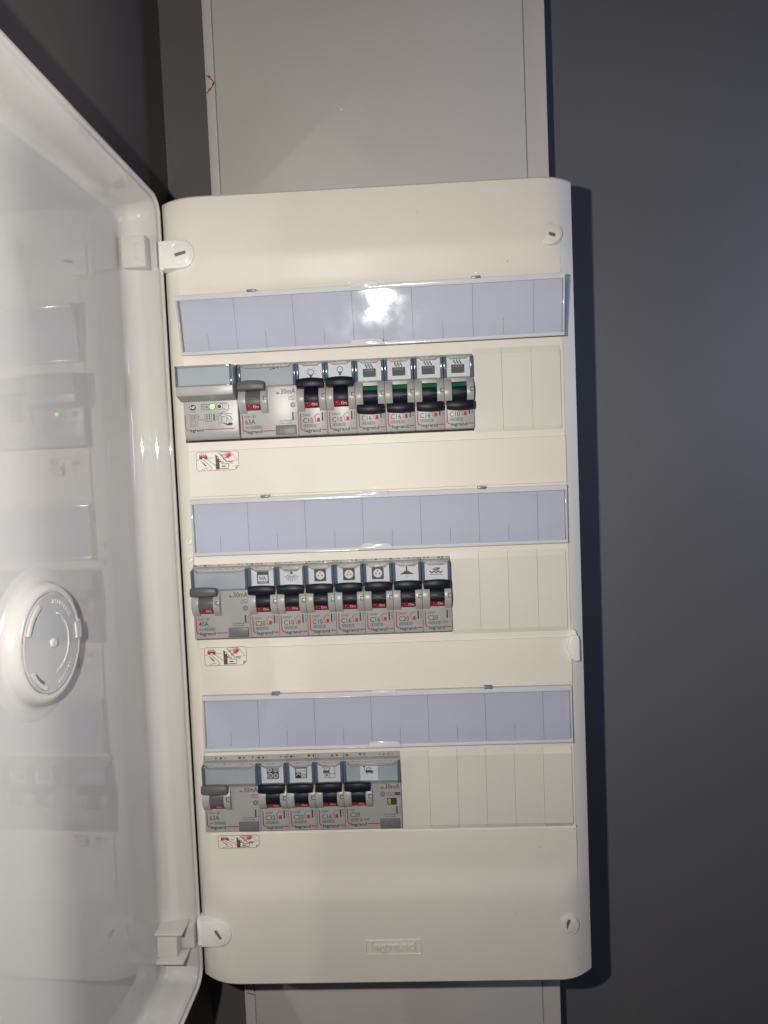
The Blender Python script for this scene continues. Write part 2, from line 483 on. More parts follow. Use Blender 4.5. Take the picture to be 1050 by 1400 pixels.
# latch on the right edge
mb = MB()
mb.prism_y([(235.2, 222.5), (233.6, 218.5), (232.3, 215.2), (232.6, 213.0), (234.4, 209.2), (235.6, 207.2), (237.2, 206.2), (240.0, 206.4), (240.0, 219.5), (239.4, 221.6), (238.6, 222.6)], -1.8, 8, .6)
mb.prism_y([(235.4, 222.3), (238.8, 222.3), (238.4, 224.6), (237.0, 226.0), (235.8, 225.4)], .2, 8, .4)
mb.build('door_latch', M_HINGE, cab, CORG)

# blanking plates, one piece per module
def blank(x0, zc, w=17.94, dy=0.0, tilt=0):
    mb = MB(); f = CY - 1.0 + dy
    mb.prism_x([(CY - .05, zc - 25.0), (CY - .3, zc - 25.0), (f, zc - 22.3), (f, zc + 22.4), (CY - .3, zc + 26.2), (CY - .05, zc + 26.2)], x0 + .03, x0 + w, .10)
    return mb.build('blanking_plate', M_BLANK, cab, CORG, smooth=0)
for zc, k0 in ((375, 10), (250, 9), (125, 7)):
    for k in range(k0, 13):
        blank(18 * k, zc, dy=random.uniform(-.12, .12) + (-.8 if (zc == 125 and k == 12) else 0) + (.35 if k == k0 else 0), w=17.94 if k < 12 else 17.6)

# label holders: lavender paper under a clear hinged lid
def holder(zc, tilt, dx, yaw=0):
    z0, z1 = zc + 30.2, zc + 65.8; x0, x1 = 1.6 + dx, 234.2 + dx
    piv = Vector((0, -.4, z0)); pz = Vector((0, 0, 0))
    xf = Matrix.Translation((0, 1.4, 0)) @ Matrix.Rotation(math.radians(-yaw), 4, 'Z') @ Matrix.Translation(piv) @ Matrix.Rotation(math.radians(tilt), 4, 'X') @ Matrix.Translation(-piv)
    f = -3.6
    mb = MB()
    mb.box(x0, x1, f, f + .9, z1 - 3.2, z1, .25)             # thick top rail
    mb.box(x0, x1, f + .9, .3, z1 - 1.0, z1, .2)
    mb.box(x0, x1, f - .5, f + .6, z0, z0 + 2.2, .3)          # bottom lip
    mb.box(x0, x1, f + .6, .3, z0, z0 + .8, .2)
    mb.box(x0, x0 + 1.1, f, .3, z0 + 2.2, z1 - 3.2, .2); mb.box(x1 - 1.1, x1, f, .3, z0 + 2.2, z1 - 3.2, .2)
    h = mb.build('label_holder', M_EDGE, cab, CORG, xf=xf)
    mb = MB(); mb.add([(x0 + 1.1, f + .3, z0 + 2.2), (x1 - 1.1, f + .3, z0 + 2.2), (x1 - 1.1, f + .3, z1 - 3.2), (x0 + 1.1, f + .3, z1 - 3.2)], [(0, 1, 2, 3)])
    mb.build('clear_lid', M_LID, h, CORG, smooth=0, xf=xf)
    p = Pr(-.6); p.rect(x0 + 2.0, z0 + 1.0, x1 - 1.2, z1 - 2.2, 0, 0)
    for k in range(1, 13):
        x = x0 + 18 * k - 1.0
        if k % 2 == 0: p.rect(x - .14, z0 + 1.5, x + .14, z1 - 3, 1, 1)
        else: p.rect(x - .14, z0 + 2.2, x + .14, z0 + 12, 1, 1)
    p.build('paper_label', [M_PAPER, M_INKL], h, CORG, smooth=0, xf=xf)
    for x in (49, 183):
        mb = MB(); mb.box(x - 2.6, x + 2.6, f - .5, .3, z1 - .6, z1 + 1.0, .25)
        mb.build('retaining_clip', M_CLIP, h, CORG, xf=xf)
    mb = MB()
    mb.prism_y([(109, z1 - 1.8), (126, z1 - 1.8), (125, z1 + .9), (110, z1 + .9)], f - .7, f + .4, .3)
    mb.build('finger_tab', M_EDGE, h, CORG, xf=xf); mb = MB()
    mb.prism_y([(105.5, z0 + .2), (128, z0 + .2), (126, z0 + 3.6), (123.6, z0 + 4.2), (110, z0 + 4.2), (107.5, z0 + 3.6)], f - 1.4, f - .3, .4)
    mb.build('finger_tab', M_EDGE, h, CORG, xf=xf)
holder(375, 12.0, .2, 1.9); holder(250, 1.2, .4); holder(125, -1.5, .3)

# red printed instruction stickers
def sticker(x0, z0, h, top):
    p = Pr(CY - 1.1, x0, z0)
    w = 27.0; H = 12.0; k = h / H
    def q(pts): return [(a, b * k) for a, b in pts]
    p.poly(q([(.0, 1.2), (.9, .15), (24.6, .15), (26.9, 2.6), (26.9, 10.9), (26.0, 11.9), (1.0, 11.9), (0, 11)]), 0, 0)
    p.line(q([(24.6, .2), (1.2, .2), (.4, .9), (.15, 2), (.15, 10.4), (.6, 11.5), (1.4, 11.8), (25.6, 11.8), (26.6, 11.2), (26.8, 10.4), (26.8, 2.6)]), .28, 1, 1)
    p.poly(q([(24.6, .2), (26.8, 2.6), (24.6, 2.8)]), 1, 1); p.poly(q([(24.9, 1.4), (25.9, 2.4), (24.9, 2.5)]), 0, 2)
    # screw being turned
    for a, b in ((2.0, 4.0), (5.2, 7.2)): p.poly(q([(a, 7.3), (b, 7.3), (b, 9.4), (a, 9.4)]), 1, 1)
    p.poly(q([(4.0, 8.2), (5.2, 8.2), (5.2, 9.2), (4, 9.2)]), 2, 1)
    for i in range(4): p.line(q([(2.4 + i * 1.1, 9.8), (2.9 + i * 1.1, 11)]), .3, 3, 1)
    p.line(q([(2.0, 9.7), (7.0, 9.7)]), .3, 3, 1); p.line(q([(.3, 7), (2, 7)]), .22, 2, 1); p.line(q([(7.2, 7.8), (10.6, 8.1)]), .22, 2, 1)
    p.poly(q([(2.6, 6.6), (3.4, 6.2), (6.6, 3.2), (5.6, 3.0)]), 2, 1)
    p.line(q([(4.4, 7.2), (9.4, 2.2), (9.6, 1.2), (8.2, .6)]), .25, 2, 1); p.line(q([(6.6, 7.4), (9.2, 5.4), (12.2, 3.2)]), .25, 2, 1)
    p.line(q([(3.2, .5), (4.2, 1.4), (5.0, .6), (5.4, 2.2), (6.4, 1.6), (7.6, 2.0)]), .28, 2, 1)
    # cover being lifted off
    p.poly(q([(12.2, .9), (12.2, 9.8), (13.4, 9.2), (14.6, 6.4), (14.6, 1)]), 3, 1)
    p.line(q([(12.2, .9), (20.2, 1.3), (20.6, 4.1)]), .45, 2, 2); p.line(q([(12.2, 9.8), (16.8, 4.0), (20.6, 4.1)]), .35, 2, 2)
    p.line(q([(14.4, 11.2), (19.4, 5.2), (23.2, 5.2)]), .45, 2, 2); p.line(q([(15.6, 11.4), (22.0, 11.3), (26.0, 6.2), (20.2, 5.6)]), .3, 3, 2)
    for a in ((13.6, 8), (15.0, 6.4), (16.6, 5.0), (16.8, 9.6), (18.2, 7.6)): p.disc(a[0], a[1] * k, .75, 2, 3, 8); p.disc(a[0], a[1] * k, .45, 0, 4, 8)
    for a in ((13.2, 4.6, .8), (14.8, 5.6, .7), (17.6, 7.2, .6)): p.disc(a[0], a[1] * k, a[2], 1, 3, 8)
    p.poly(q([(18.6, 8.2), (21.4, 10.4), (22.4, 9.8), (19.6, 7.6)]), 1, 2)
    p.poly(q([(17.6, 9.8), (19.6, 11.0), (21.6, 11.0), (22.8, 9.2), (20.4, 7.2)]), 4, 1)
    p.line(q([(16.0, 2.6), (18.4, 2.6)]), .7, 2, 2); p.line(q([(21.2, 4.8), (22.8, 4.0)]), .3, 2, 2)
    return p.build('instruction_sticker', [M_STICK, M_INKR, M_INK, M_INKG, M_INKP], cab, CORG, smooth=0)
sticker(6.2, 333.2, 12, True); sticker(4.6, 209.6, 12, True); sticker(6.6, 90.5, 8.5, True)

p = Pr(0)
for x, z, d in ((203.5, 452.5, .35), (239.4, 190.5, .3), (235, 12.5, .35), (231.2, 101, .3), (234.2, 98.2, .3), (212, 87, .25), (196, 46, .25), (150, 484, .2), (205, 93, .2), (236.2, 99, .4)):
    p.y = cover_y(x, z) - .06; p.disc(x, z, d, 0, 0, 7, rz=d * random.uniform(.6, 1.4))
o = p.build('dirt_specks', M_INKG, cab, CORG, 0); o['kind'] = 'stuff'

# ------------------------------------------------------------------ the door, swung open against the side wall
HX, HY = -8.6, 5.2
A = math.radians(.6)
def D(u, n, z):                                            # u along the door, n towards its inside
    nn = n * (1 + .0017 * u) if n < -3 else n
    return (HX - math.sin(A) * u + math.cos(A) * nn, HY - math.cos(A) * u - math.sin(A) * nn, z)
def dring(ins, n, r):
    return [(u, n, z) for u, z in rrect(ins, 1.2 + ins, 251 - ins, 503.2 - ins, max(r, .5), 8)]
def door_shell():
    rings = [dring(20, -27.5, 22), dring(10, -26.6, 24), dring(5, -23, 18), dring(1.6, -14, 14), dring(0, -1.0, 11),
             dring(.3, -.2, 11), dring(.9, 0, 10), dring(1.9, -.05, 9), dring(2.2, -.5, 9), dring(2.5, -1.6, 9), dring(4.3, -1.9, 8), dring(4.7, -2.3, 8)]
    # bowl: flank then a fillet into the flat
    P = [(4.7, -2.3), (6.0, -5), (7.2, -9), (8.2, -13)]
    for i, (a, b) in enumerate(P[1:]): rings.append(dring(a, b, 8))
    c = (14.6, -13.6); 
    for i in range(1, 9):
        t = math.radians(180 + 90 * i / 8)
        rings.append(dring(c[0] + 6.3 * math.cos(t), c[1] + 8.4 * math.sin(t), 8))
    rings.append(dring(15.4, -22.0, 8))
    mb = MB(); n = len(rings[0])
    for r in rings: mb.v += [D(*q) for q in r]
    for j in range(len(rings) - 1):
        for k in range(n):
            k2 = (k + 1) % n; mb.f.append([j * n + k, (j + 1) * n + k, (j + 1) * n + k2, j * n + k2]); mb.m.append(0)
    mb.f.append(list(range(n))); mb.m.append(0)
    L = (len(rings) - 1) * n; mb.f.append([L + k for k in range(n - 1, -1, -1)]); mb.m.append(0)
    bm = bmesh.new(); me = bpy.data.meshes.new('t'); me.from_pydata(mb.v, [], mb.f); bm.from_mesh(me); bpy.data.meshes.remove(me)
    bmesh.ops.recalc_face_normals(bm, faces=bm.faces)
    m2 = MB(); m2.frombm(bm); return m2
door = door_shell().build('door', M_DOOR, cab, CORG, smooth=50)
# matrix from door coordinates (u, -n as y, z) used for the fittings
def dxf(): return lambda v: Vector(D(v[0], v[1], v[2]))
class DX:
    def __matmul__(s, v): return Vector(D(v[0], v[1], v[2]))
DXF = DX()
def flip(mb):
    mb.f = [f[::-1] for f in mb.f]; return mb
def drecalc(mb):
    bm = bmesh.new(); me = bpy.data.meshes.new('t'); me.from_pydata([tuple(DXF @ Vector(v)) for v in mb.v], [], mb.f); bm.from_mesh(me); bpy.data.meshes.remove(me)
    bmesh.ops.recalc_face_normals(bm, faces=bm.faces); m2 = MB(); ms = mb.m; m2.frombm(bm); m2.m = ms; return m2
# hinge blocks on the inside of the door
mb = MB(); mb.box(4.5, 15.0, -20, -5.6, 457.5, 476.5, 1.0)
drecalc(mb).build('hinge_block', M_DOOR, door, CORG)
mb = MB(); mb.box(1.2, 6.5, -13, -1.8, 459, 475.5, .8)
drecalc(mb).build('hinge_link', M_DOOR, door, CORG)
mb = MB()
zb = 35.8
for s_ in (-1, 1):
    mb = MB(); mb.box(2.0, 22, -22, -5.0, zb + s_ * 9.2 - .9, zb + s_ * 9.2 + .9, .4)
    drecalc(mb).build('hinge_flap', M_DOOR, door, CORG)
mb = MB(); mb.box(8, 17.5, -23, -10, zb - 8.2, zb + 8.2, .6)
drecalc(mb).build('hinge_block', M_DOOR, door, CORG)
mb = MB(); mb.box(1.5, 9.5, -13, -1.8, zb - 8, zb + 8, .8)
drecalc(mb).build('hinge_link', M_DOOR, door, CORG)
for b_ in ((-12.2, -11.7, 462, 472), (-11.7, -9.4, 471.5, 472), (-11.7, -9.4, 462, 462.5)):
    mb = MB(); mb.box(14.9, 15.3, b_[0], b_[1], b_[2], b_[3], .1, seg=1)
    drecalc(mb).build('hinge_rib', M_DOOR, door, CORG)
# round lock boss
BU, BZ = 124, 254.8
BN = -22.0
def dlathe(prof, n=56, cu=BU, cz=BZ):
    mb = MB(); k = len(prof)
    for r, nn in prof:
        for i in range(n):
            a = 2 * math.pi * i / n; mb.v.append((cu + r * math.cos(a), nn, cz + r * math.sin(a)))
    for j in range(k - 1):
        for i in range(n):
            i2 = (i + 1) % n; mb.f.append([j * n + i, j * n + i2, (j + 1) * n + i2, (j + 1) * n + i]); mb.m.append(0)
    mb.f.append(list(range(n))); mb.m.append(0)
    return mb
drecalc(dlathe([(22.9, -17.4), (23.5, -17.4), (23.8, -16.7), (24.6, -16.4), (25.8, -16.6), (27.0, -17.3), (27.9, -18.4), (28.4, -19.6), (29.0, -20.6), (30.4, -21.3), (32.6, -21.7), (35.5, -21.95), (37.5, -22.4)])).build('lock_boss', M_BOSS, door, CORG, smooth=40)
mb = dlathe([(22.7, -16.4), (23.1, -16.7), (23.1, -19)])
drecalc(mb).build('lock_disc', M_DISC, door, CORG, smooth=40)
mb = MB()
def arcbar(mb, r0, r1, a0, a1, n0, n1, k=14):
    vs = []
    for i in range(k + 1):
        a = math.radians(a0 + (a1 - a0) * i / k)
        for r, nn in ((r0 * 1.07, n0 - 4.4), (r1 * 1.07, n0 - 4.4), (r1 * 1.07, n1 - 4.4), (r0 * 1.07, n1 - 4.4)): vs.append((BU + r * math.cos(a), nn, BZ + r * math.sin(a)))
    fs = []
    for i in range(k):
        for j in range(4):
            j2 = (j + 1) % 4; fs.append((i * 4 + j, i * 4 + j2, (i + 1) * 4 + j2, (i + 1) * 4 + j))
    fs += [(0, 1, 2, 3), (4 * k + 3, 4 * k + 2, 4 * k + 1, 4 * k)]
    mb.add(vs, fs)
# door u runs towards the camera, so the disc's right side in the picture is the side of small u (angle 180)
def lock_part(name, args, m, k=14):
    mb = MB(); arcbar(mb, *args, k=k); drecalc(mb).build(name, m, door, CORG, smooth=40)
lock_part('lock_rib', (12.6, 13.4, 110, 262, -12.2, -11.5), M_BOSS, 24)
lock_part('lock_rib', (18.9, 20.5, 20, 62, -12.2, -11.1), M_BOSS); lock_part('lock_rib', (18.9, 20.5, -66, -28, -12.2, -11.1), M_BOSS)
lock_part('lock_tab', (19.4, 23.4, 166, 187, -12.6, -11.2), M_BOSS, 8)
lock_part('lock_rib', (21.8, 22.8, -18, 12, -13, -12.2), M_BOSS)
lock_part('lock_slot', (16.9, 18.2, 24, 50, -12.3, -11.93), M_BTN); lock_part('lock_slot', (16.9, 18.2, -62, -36, -12.3, -11.93), M_BTN)
drecalc(dlathe([(1.9, -15.4), (2.3, -15.8), (2.3, -16.7)], 20)).build('lock_stud', M_BOSS, door, CORG)
# the disc's right side in the picture is the side of small u (angle 180)
mb = MB()
for i in range(9):
    a0 = 96 + i * 6.2; arcbar(mb, 17.0, 18.8, a0, a0 + (3.6 if i % 3 else 4.6), -12.2, -11.75, 3)
for i in range(7):
    a0 = 222 + i * 6.0; arcbar(mb, 17.2, 18.7, a0, a0 + 3.2, -12.2, -11.75, 3)
o = drecalc(mb).build('lock_lettering', M_BOSS, door, CORG, smooth=0); o['kind'] = 'stuff'

# ------------------------------------------------------------------ the devices on the rails
INKS = [M_INK, M_INKG, M_INKR, M_INKW, M_LABEL, M_INKD, M_GREEN, M_GLABEL]
BK, GY, RD, WH, LB, DK, GN, GL = range(8)
def arc_prof(y0, zlo, zhi, h, n=9):
    """bulge from (y0, zlo) to (y0, zhi) with height h towards the viewer"""
    return [(y0 - h * math.sin(math.pi * i / n) ** .8, zlo + (zhi - zlo) * i / n) for i in range(n + 1)]
def body_profile():
    return [(16, -22.5), (1.2, -22.5), (.35, -22.1), (0, -21.2), (0, 7.9), (.6, 8.2), (.6, 21.8), (1.2, 22.4), (5.4, 22.6), (5.4, 30), (16, 30)]
def make_body(W):
    mb = MB(); mb.prism_x(body_profile(), .09, W - .09, .12)
    return mb
def make_cheek(a, b):
    mb = MB(); mb.prism_x(arc_prof(-.02, -7.8, 8.2, 4.4) + [(2, 8.2), (2, -7.8)], a, b, .18)
    return mb
def make_toggle(up, x0, x1, xs0, xs1):
    """drum section plus cross bar; built for 'up' and mirrored for 'down'"""
    s = 1 if up else -1
    mb = MB()
    prof = []
    for i in range(11):
        a = math.radians(-52 + 104 * i / 10); prof.append((2.2 - 7.0 * math.cos(a), 7.4 * math.sin(a)))
    prof += [(3, 6), (3, -6)]
    mb.prism_x(prof, xs0 + .1, xs1 - .1, .1)
    # ribs on the drum
    for a in (5, 20, 34):
        t = math.radians(a * s)
        mb.prism_x([(2.2 - 7.5 * math.cos(t - .045), 7.9 * math.sin(t - .045)), (2.2 - 7.5 * math.cos(t + .045), 7.9 * math.sin(t + .045)), (2.2 - 6 * math.cos(t + .05), 6.3 * math.sin(t + .05)), (2.2 - 6 * math.cos(t - .05), 6.3 * math.sin(t - .05))], xs0 + .15, xs1 - .15)
    # cross bar, its front bowed
    k = 10; vs = []; ring = [(-3.0, 5.6), (-8.5, 5.9), (-9.3, 6.5), (-9.7, 8.0), (-9.6, 9.8), (-9.0, 11.2), (-8.0, 11.7), (-3.0, 10.4)]
    for i in range(k + 1):
        t = i / k; x = x0 + (x1 - x0) * t; e = (2 * t - 1) ** 2
        for y, z in ring:
            f = .55 + .45 * (1 if y > -5 else 1)
            vs.append((x, y + (1.1 * e if y < -5 else 0), s * (z - (.7 * e if z > 9 else 0))))
    q = len(ring); fs = []
    for i in range(k):
        for j in range(q):
            j2 = (j + 1) % q; fs.append((i * q + j, i * q + j2, (i + 1) * q + j2, (i + 1) * q + j))
    fs += [tuple(range(q - 1, -1, -1)), tuple(k * q + j for j in range(q))]
    if s < 0: fs = [f[::-1] for f in fs]
    mb.add(vs, fs)
    return mb
def make_indicator(up, xs0, xs1):
    s = 1 if up else -1
    a0, a1 = (-20, -47) if up else (23, 44)
    vs = []; k = 5
    for i in range(k + 1):
        t = math.radians(a0 + (a1 - a0) * i / k)
        for x in (xs0 + .2, xs1 - .2): vs.append((x, 2.2 - 7.12 * math.cos(t), 7.52 * math.sin(t)))
    mb = MB(); mb.add(vs, [(2 * i, 2 * i + 1, 2 * i + 3, 2 * i + 2) if s < 0 else (2 * i, 2 * i + 2, 2 * i + 3, 2 * i + 1) for i in range(k)])
    if up:
        p = MB(); g, fs, a, b, c, d = glyphs(('I . On', False)); w = xs1 - xs0
        for u, v in g:
            zz = -4.75 + v / .69 * 1.6; t = math.asin(max(-.99, min(.99, zz / 7.4)))
            p.v.append((xs0 + w * .2 + (u - a) / (b - a) * w * .68, 2.2 - 7.2 * math.cos(t), zz))
        p.f = fs; p.m = [1] * len(fs); mb.add(p.v, p.f, 1)
    return mb
def make_cap(W):
    """clear snap-on label cover with thick bluish side walls and a notched top"""
    mb = MB()
    f = -2.6
    mb.add([(1.2, f, 8.8), (W - 1.2, f, 8.8), (W - 1.2, f, 20.9), (W - 3.6, f, 20.9), (W - 4.6, f, 19.7), (4.6, f, 19.7), (3.6, f, 20.9), (1.2, f, 20.9)], [(0, 1, 2, 3, 4, 5, 6, 7)], 0)
    for a, b in ((.2, 1.75), (W - 1.75, W - .2)):
        mb.prism_x([(.4, 8.4), (f + .3, 8.4), (f, 8.9), (f, 20.9), (f + 1.0, 21.4), (.4, 21.9)], a, b, .25, 1)
    mb.box(1.75, W - 1.75, f, .5, 8.4, 8.9, 0, 2)
    mb.prism_y([(1.5, 20.9), (3.4, 20.9), (4.5, 19.7), (W - 4.5, 19.7), (W - 3.4, 20.9), (W - 1.5, 20.9), (W - 1.5, 21.3), (W - 3.2, 21.3), (W - 4.3, 20.2), (4.3, 20.2), (3.2, 21.3), (1.5, 21.3)], f + .05, -.4, 0, 2)
    return mb
# ---- icons, drawn about the middle of a 9 mm square
def icon(p, kind, cx=9.0, cz=15.4):
    W = lambda pts: [(cx + a, cz + b) for a, b in pts]
    def waves(x, z, m=DK, k=1.0, n=3, l=1):
        for i in range(n):
            t = x + (i - (n - 1) / 2) * 1.25 * k
            p.line([(t - .25 * k, z + 1.9 * k), (t - .55 * k, z + 1.3 * k), (t + .1 * k, z + .7 * k), (t + .35 * k, z)], .55 * k, m, l)
    if kind == 'bulb_down' or kind == 'bulb_up':
        s = -1 if kind == 'bulb_down' else 1; c = cz + (.6 if s < 0 else 1.6)
        p.ring(cx, c, 1.75, .4, DK, 1)
        p.poly([(cx - .7, c - 1.7), (cx + .7, c - 1.7), (cx + .6, c - 3.6), (cx - .6, c - 3.6)], DK, 1)
        p.line([(cx - 1.3, c - 1.2), (cx - .7, c - 2.2)], .35, DK, 1); p.line([(cx + 1.3, c - 1.2), (cx + .7, c - 2.2)], .35, DK, 1)
        for a in (20, 55, 125, 160, 200, 340) if s < 0 else (): 
            t = math.radians(a); p.line([(cx + 2.4 * math.cos(t), c + 2.4 * math.sin(t)), (cx + 3.2 * math.cos(t), c + 3.2 * math.sin(t))], .32, DK, 1)
    elif kind == 'heater':
        cz -= 1.0
        p.rect(cx - 4.0, cz - 3.0, cx + 4.0, cz + 2.2, DK, 1, r=.5)
        p.line(W([(-3.0, 1.3), (3.0, 1.3)]), .3, GY, 2)
        for i in range(6): p.rect(cx - 2.8 + i, cz + .7, cx - 2.4 + i, cz + 1.7, 7, 2)
        p.disc(cx + 3.2, cz - 2.2, .25, 7, 2, 8)
        waves(cx, cz + 2.5, DK, 1.35)
    elif kind == 'oven_heat':
        p.rect(cx - 3.7, cz - 3.9, cx + 3.7, cz + 3.7, DK, 1); p.rect(cx - 3.0, cz - 2.5, cx + 3.0, cz + 1.5, LB, 2)
        waves(cx, cz - 1.6, DK, 1.15, 3, 3); p.rect(cx - 2.6, cz - 3.4, cx + 2.6, cz - 3.1, LB, 2)
    elif kind == 'shower':
        p.rect(cx - 4, cz + 3.2, cx + 4, cz + 3.65, DK, 1); p.poly(W([(-.4, 3.2), (.4, 3.2), (1.1, 1.5), (-1.1, 1.5)]), DK, 1)
        for a in (-64, -45, -28, -9, 9, 28, 45, 64):
            t = math.radians(a); p.line([(cx + 1.6 * math.sin(t), cz + 1.8 - 1.5 * math.cos(t)), (cx + 5.0 * math.sin(t), cz + 1.8 - 5.2 * math.cos(t))], .34, DK, 1)
    elif kind == 'socket':
        p.rect(cx - 3.7, cz - 3.7, cx + 3.7, cz + 3.9, DK, 1); p.disc(cx, cz + .1, 2.7, LB, 2, 22)
        p.disc(cx - 1.1, cz - .1, .48, DK, 3, 10); p.disc(cx + 1.1, cz - .1, .48, DK, 3, 10); p.ring(cx, cz + 1.6, .42, .25, DK, 3, 10)
    elif kind == 'pendant':
        p.rect(cx - .45, cz + .6, cx + .45, cz + 3.6, DK, 1); p.poly(W([(-.6, 1.0), (.6, 1.0), (4.2, -1.0), (4.2, -1.3), (-4.2, -1.3), (-4.2, -1.0)]), DK, 1)
        p.text('VS', cx - 1.0, cx + 1.0, cz - 3.6, 1.5, 7, l=1)
    elif kind == 'water':
        for j, zz in enumerate((1.0, -.4)):
            pts = [(-4 + i * .4, zz + (.45 if j == 0 else .5) * math.sin(i * .95 + j)) for i in range(21 if j else 12)]
            p.line([(cx + a + (2.2 if j == 0 else 0), cz + b) for a, b in (pts if j else pts[:11])], .75, DK, 1)
        p.rect(cx - .6, cz + 1.6, cx + 2.6, cz + 2.3, DK, 1); p.rect(cx - 3.8, cz - 2.1, cx + 3.8, cz - 1.8, GY, 1)
    elif kind == 'hob':
        p.rect(cx - 3.8, cz - 3.9, cx + 3.8, cz + 3.8, DK, 1, r=.4)
        for a, b, r in ((-1.9, 2.0, 1.15), (1.9, 2.0, 1.15), (-1.7, -1.7, 1.5), (1.8, -1.8, 1.25)):
            p.ring(cx + a, cz + b, r, .4, LB, 2); p.ring(cx + a, cz + b, r * .45, .28, 7, 2, 12)
    elif kind == 'washer':
        p.rect(cx - 3.8, cz - 3.9, cx + 3.8, cz + 3.8, INK_, 1, r=.4); p.rect(cx - 3.2, cz - .1, cx + 3.2, cz + 2.4, LB, 2)
        for i in range(5): p.rect(cx - 2.9 + i * 1.2, cz + .5, cx - 2.2 + i * 1.2, cz + 1.1, DK, 3)
        p.rect(cx + .2, cz - 3.4, cx + 3.2, cz - .1, LB, 2); p.disc(cx + 1.7, cz - 1.8, 1.1, DK, 3, 14); p.disc(cx + 1.7, cz - 1.8, .7, LB, 4, 14)
        p.ring(cx - 1.7, cz - 2.1, 1.2, .45, LB, 2, 16, 0, 180)
    elif kind == 'kitchen':
        p.ring(cx - 1.4, cz + 2.4, 1.9, .35, DK, 2); p.disc(cx - 2.0, cz + 2.4, .35, DK, 2, 8); p.disc(cx - .8, cz + 2.4, .35, DK, 2, 8)
        p.rect(cx - 4, cz - .9, cx + .2, cz + .7, DK, 1); p.line(W([(.6, 3.6), (3.6, 3.6), (3.6, -3.8), (-3.2, -3.8), (-3.2, -1.4)]), .35, DK, 1)
        p.line(W([(-3.2, -1.4), (3.6, -1.4)]), .3, DK, 1); p.line(W([(.2, -1.4), (.2, -3.8)]), .3, DK, 1)
        p.rect(cx - 2.4, cz - 2.9, cx - .8, cz - 2.4, DK, 1); p.ring(cx - 1.6, cz - 2.2, .5, .25, DK, 1, 10)
    elif kind == 'car':
        p.disc(cx - 3.0, cz + 2.9, .65, INK_, 1, 14, rz=1.1); p.line(W([(-3.0, 2), (-2.8, .2), (-2.1, -.5)]), .34, INK_, 1)
        p.poly(W([(-2.2, -1.4), (-2.2, -.2), (-1.2, .1), (.6, .1), (2.4, -.2), (2.7, -1.0), (2.5, -1.5)]), INK_, 1)
        p.ring(cx - .1, cz - .1, 1.75, .4, INK_, 2, 20, 20, 165)
        for a in (-1.1, 1.6): p.disc(cx + a, cz - 1.5, .75, INK_, 2, 12); p.disc(cx + a, cz - 1.5, .3, LB, 3, 10)
INK_ = 0
def rating_print(p, rating, series, house=True, ka=None, x=0):
    p.line([(1.5, -8.9), (1.5, -17.6), (1.75, -18.6), (2.3, -19.1), (3.2, -19.3)], .66, RD)
    p.text('legrand', 3.6, 13.6, -20.5, 2.0, BK, True)
    p.line([(14.1, -19.3), (17.6, -19.3)], .66, RD)
    p.text(series, 3.0, 7.9, -10.9, 1.5, GY)
    p.text(rating, 3.0, 9.3, -14.9, 3.0, GY)
    p.frame(3.1, -17.5, 11.0, -15.7, .2, GY, 0, .2); p.text('4500 3', 3.5, 10.6, -17.15, 1.05, GY)
    for a in (8.3, 9.3): p.rect(a, -17.4, a + .15, -15.8, GY)
    if house:
        p.line([(9.9, -11.6), (11.9, -9.4), (13.6, -10.0)], .38, RD); p.line([(9.7, -11.8), (10.6, -12.0), (10.7, -14.2)], .3, RD)
        p.line([(10.7, -14.2), (13.5, -14.2)], .3, RD); p.rect(11.7, -14.2, 13.4, -12.0, RD)
    if ka: p.text(ka, 12.3, 15.6, -16.9, 1.4, GN if house is None else GY)
    p.rect(14.6, -13.9, 15.5, -8.7, BK); p.text('A09 B', -13.7, -9.0, 17.3, .9, GY, rot=True)
def top_marks(t, W):
    p = Pr(5.3)
    for i in range(int(W / 3)):
        x = 1.2 + i * 3 + random.uniform(-.4, .4)
        if random.random() < .75: p.rect(x, 23.0 + random.uniform(0, .8), x + random.uniform(.4, 1.8), 23.6 + random.uniform(.2, 1.2), GY)
    p.y = .55
    for i in range(int(W / 4)):
        x = 1.6 + i * 4 + random.uniform(-.4, .6)
        p.rect(x, 21.35, x + random.uniform(.6, 2.0), 21.35 + random.uniform(.15, .3), GY)
    o = p.build('terminal_marks', INKS, t, (0, 0, -22.5), 0); o['kind'] = 'stuff'
XS0, XS1 = 4.7, 13.7
protos = {}
def proto(W, up, colour):
    key = (W, up, colour.name)
    if key not in protos:
        protos[key] = dict(body=make_body(W), cheeks=(make_cheek(.1, XS0), make_cheek(XS1, 17.9)), toggle=make_toggle(up, 1.0, 17.0, XS0, XS1),
                           ind=make_indicator(up, XS0, XS1), cap=make_cap(W))
    return protos[key]
meshes = {}
def part(name, key, mb, mats, parent, smooth=35):
    """share one mesh between alike parts"""
    if key in meshes:
        o = bpy.data.objects.new(name, meshes[key]); C.objects.link(o); o.parent = parent; return o
    o = mb.build(name, mats, parent, (0, 0, -22.5), smooth); meshes[key] = o.data; return o
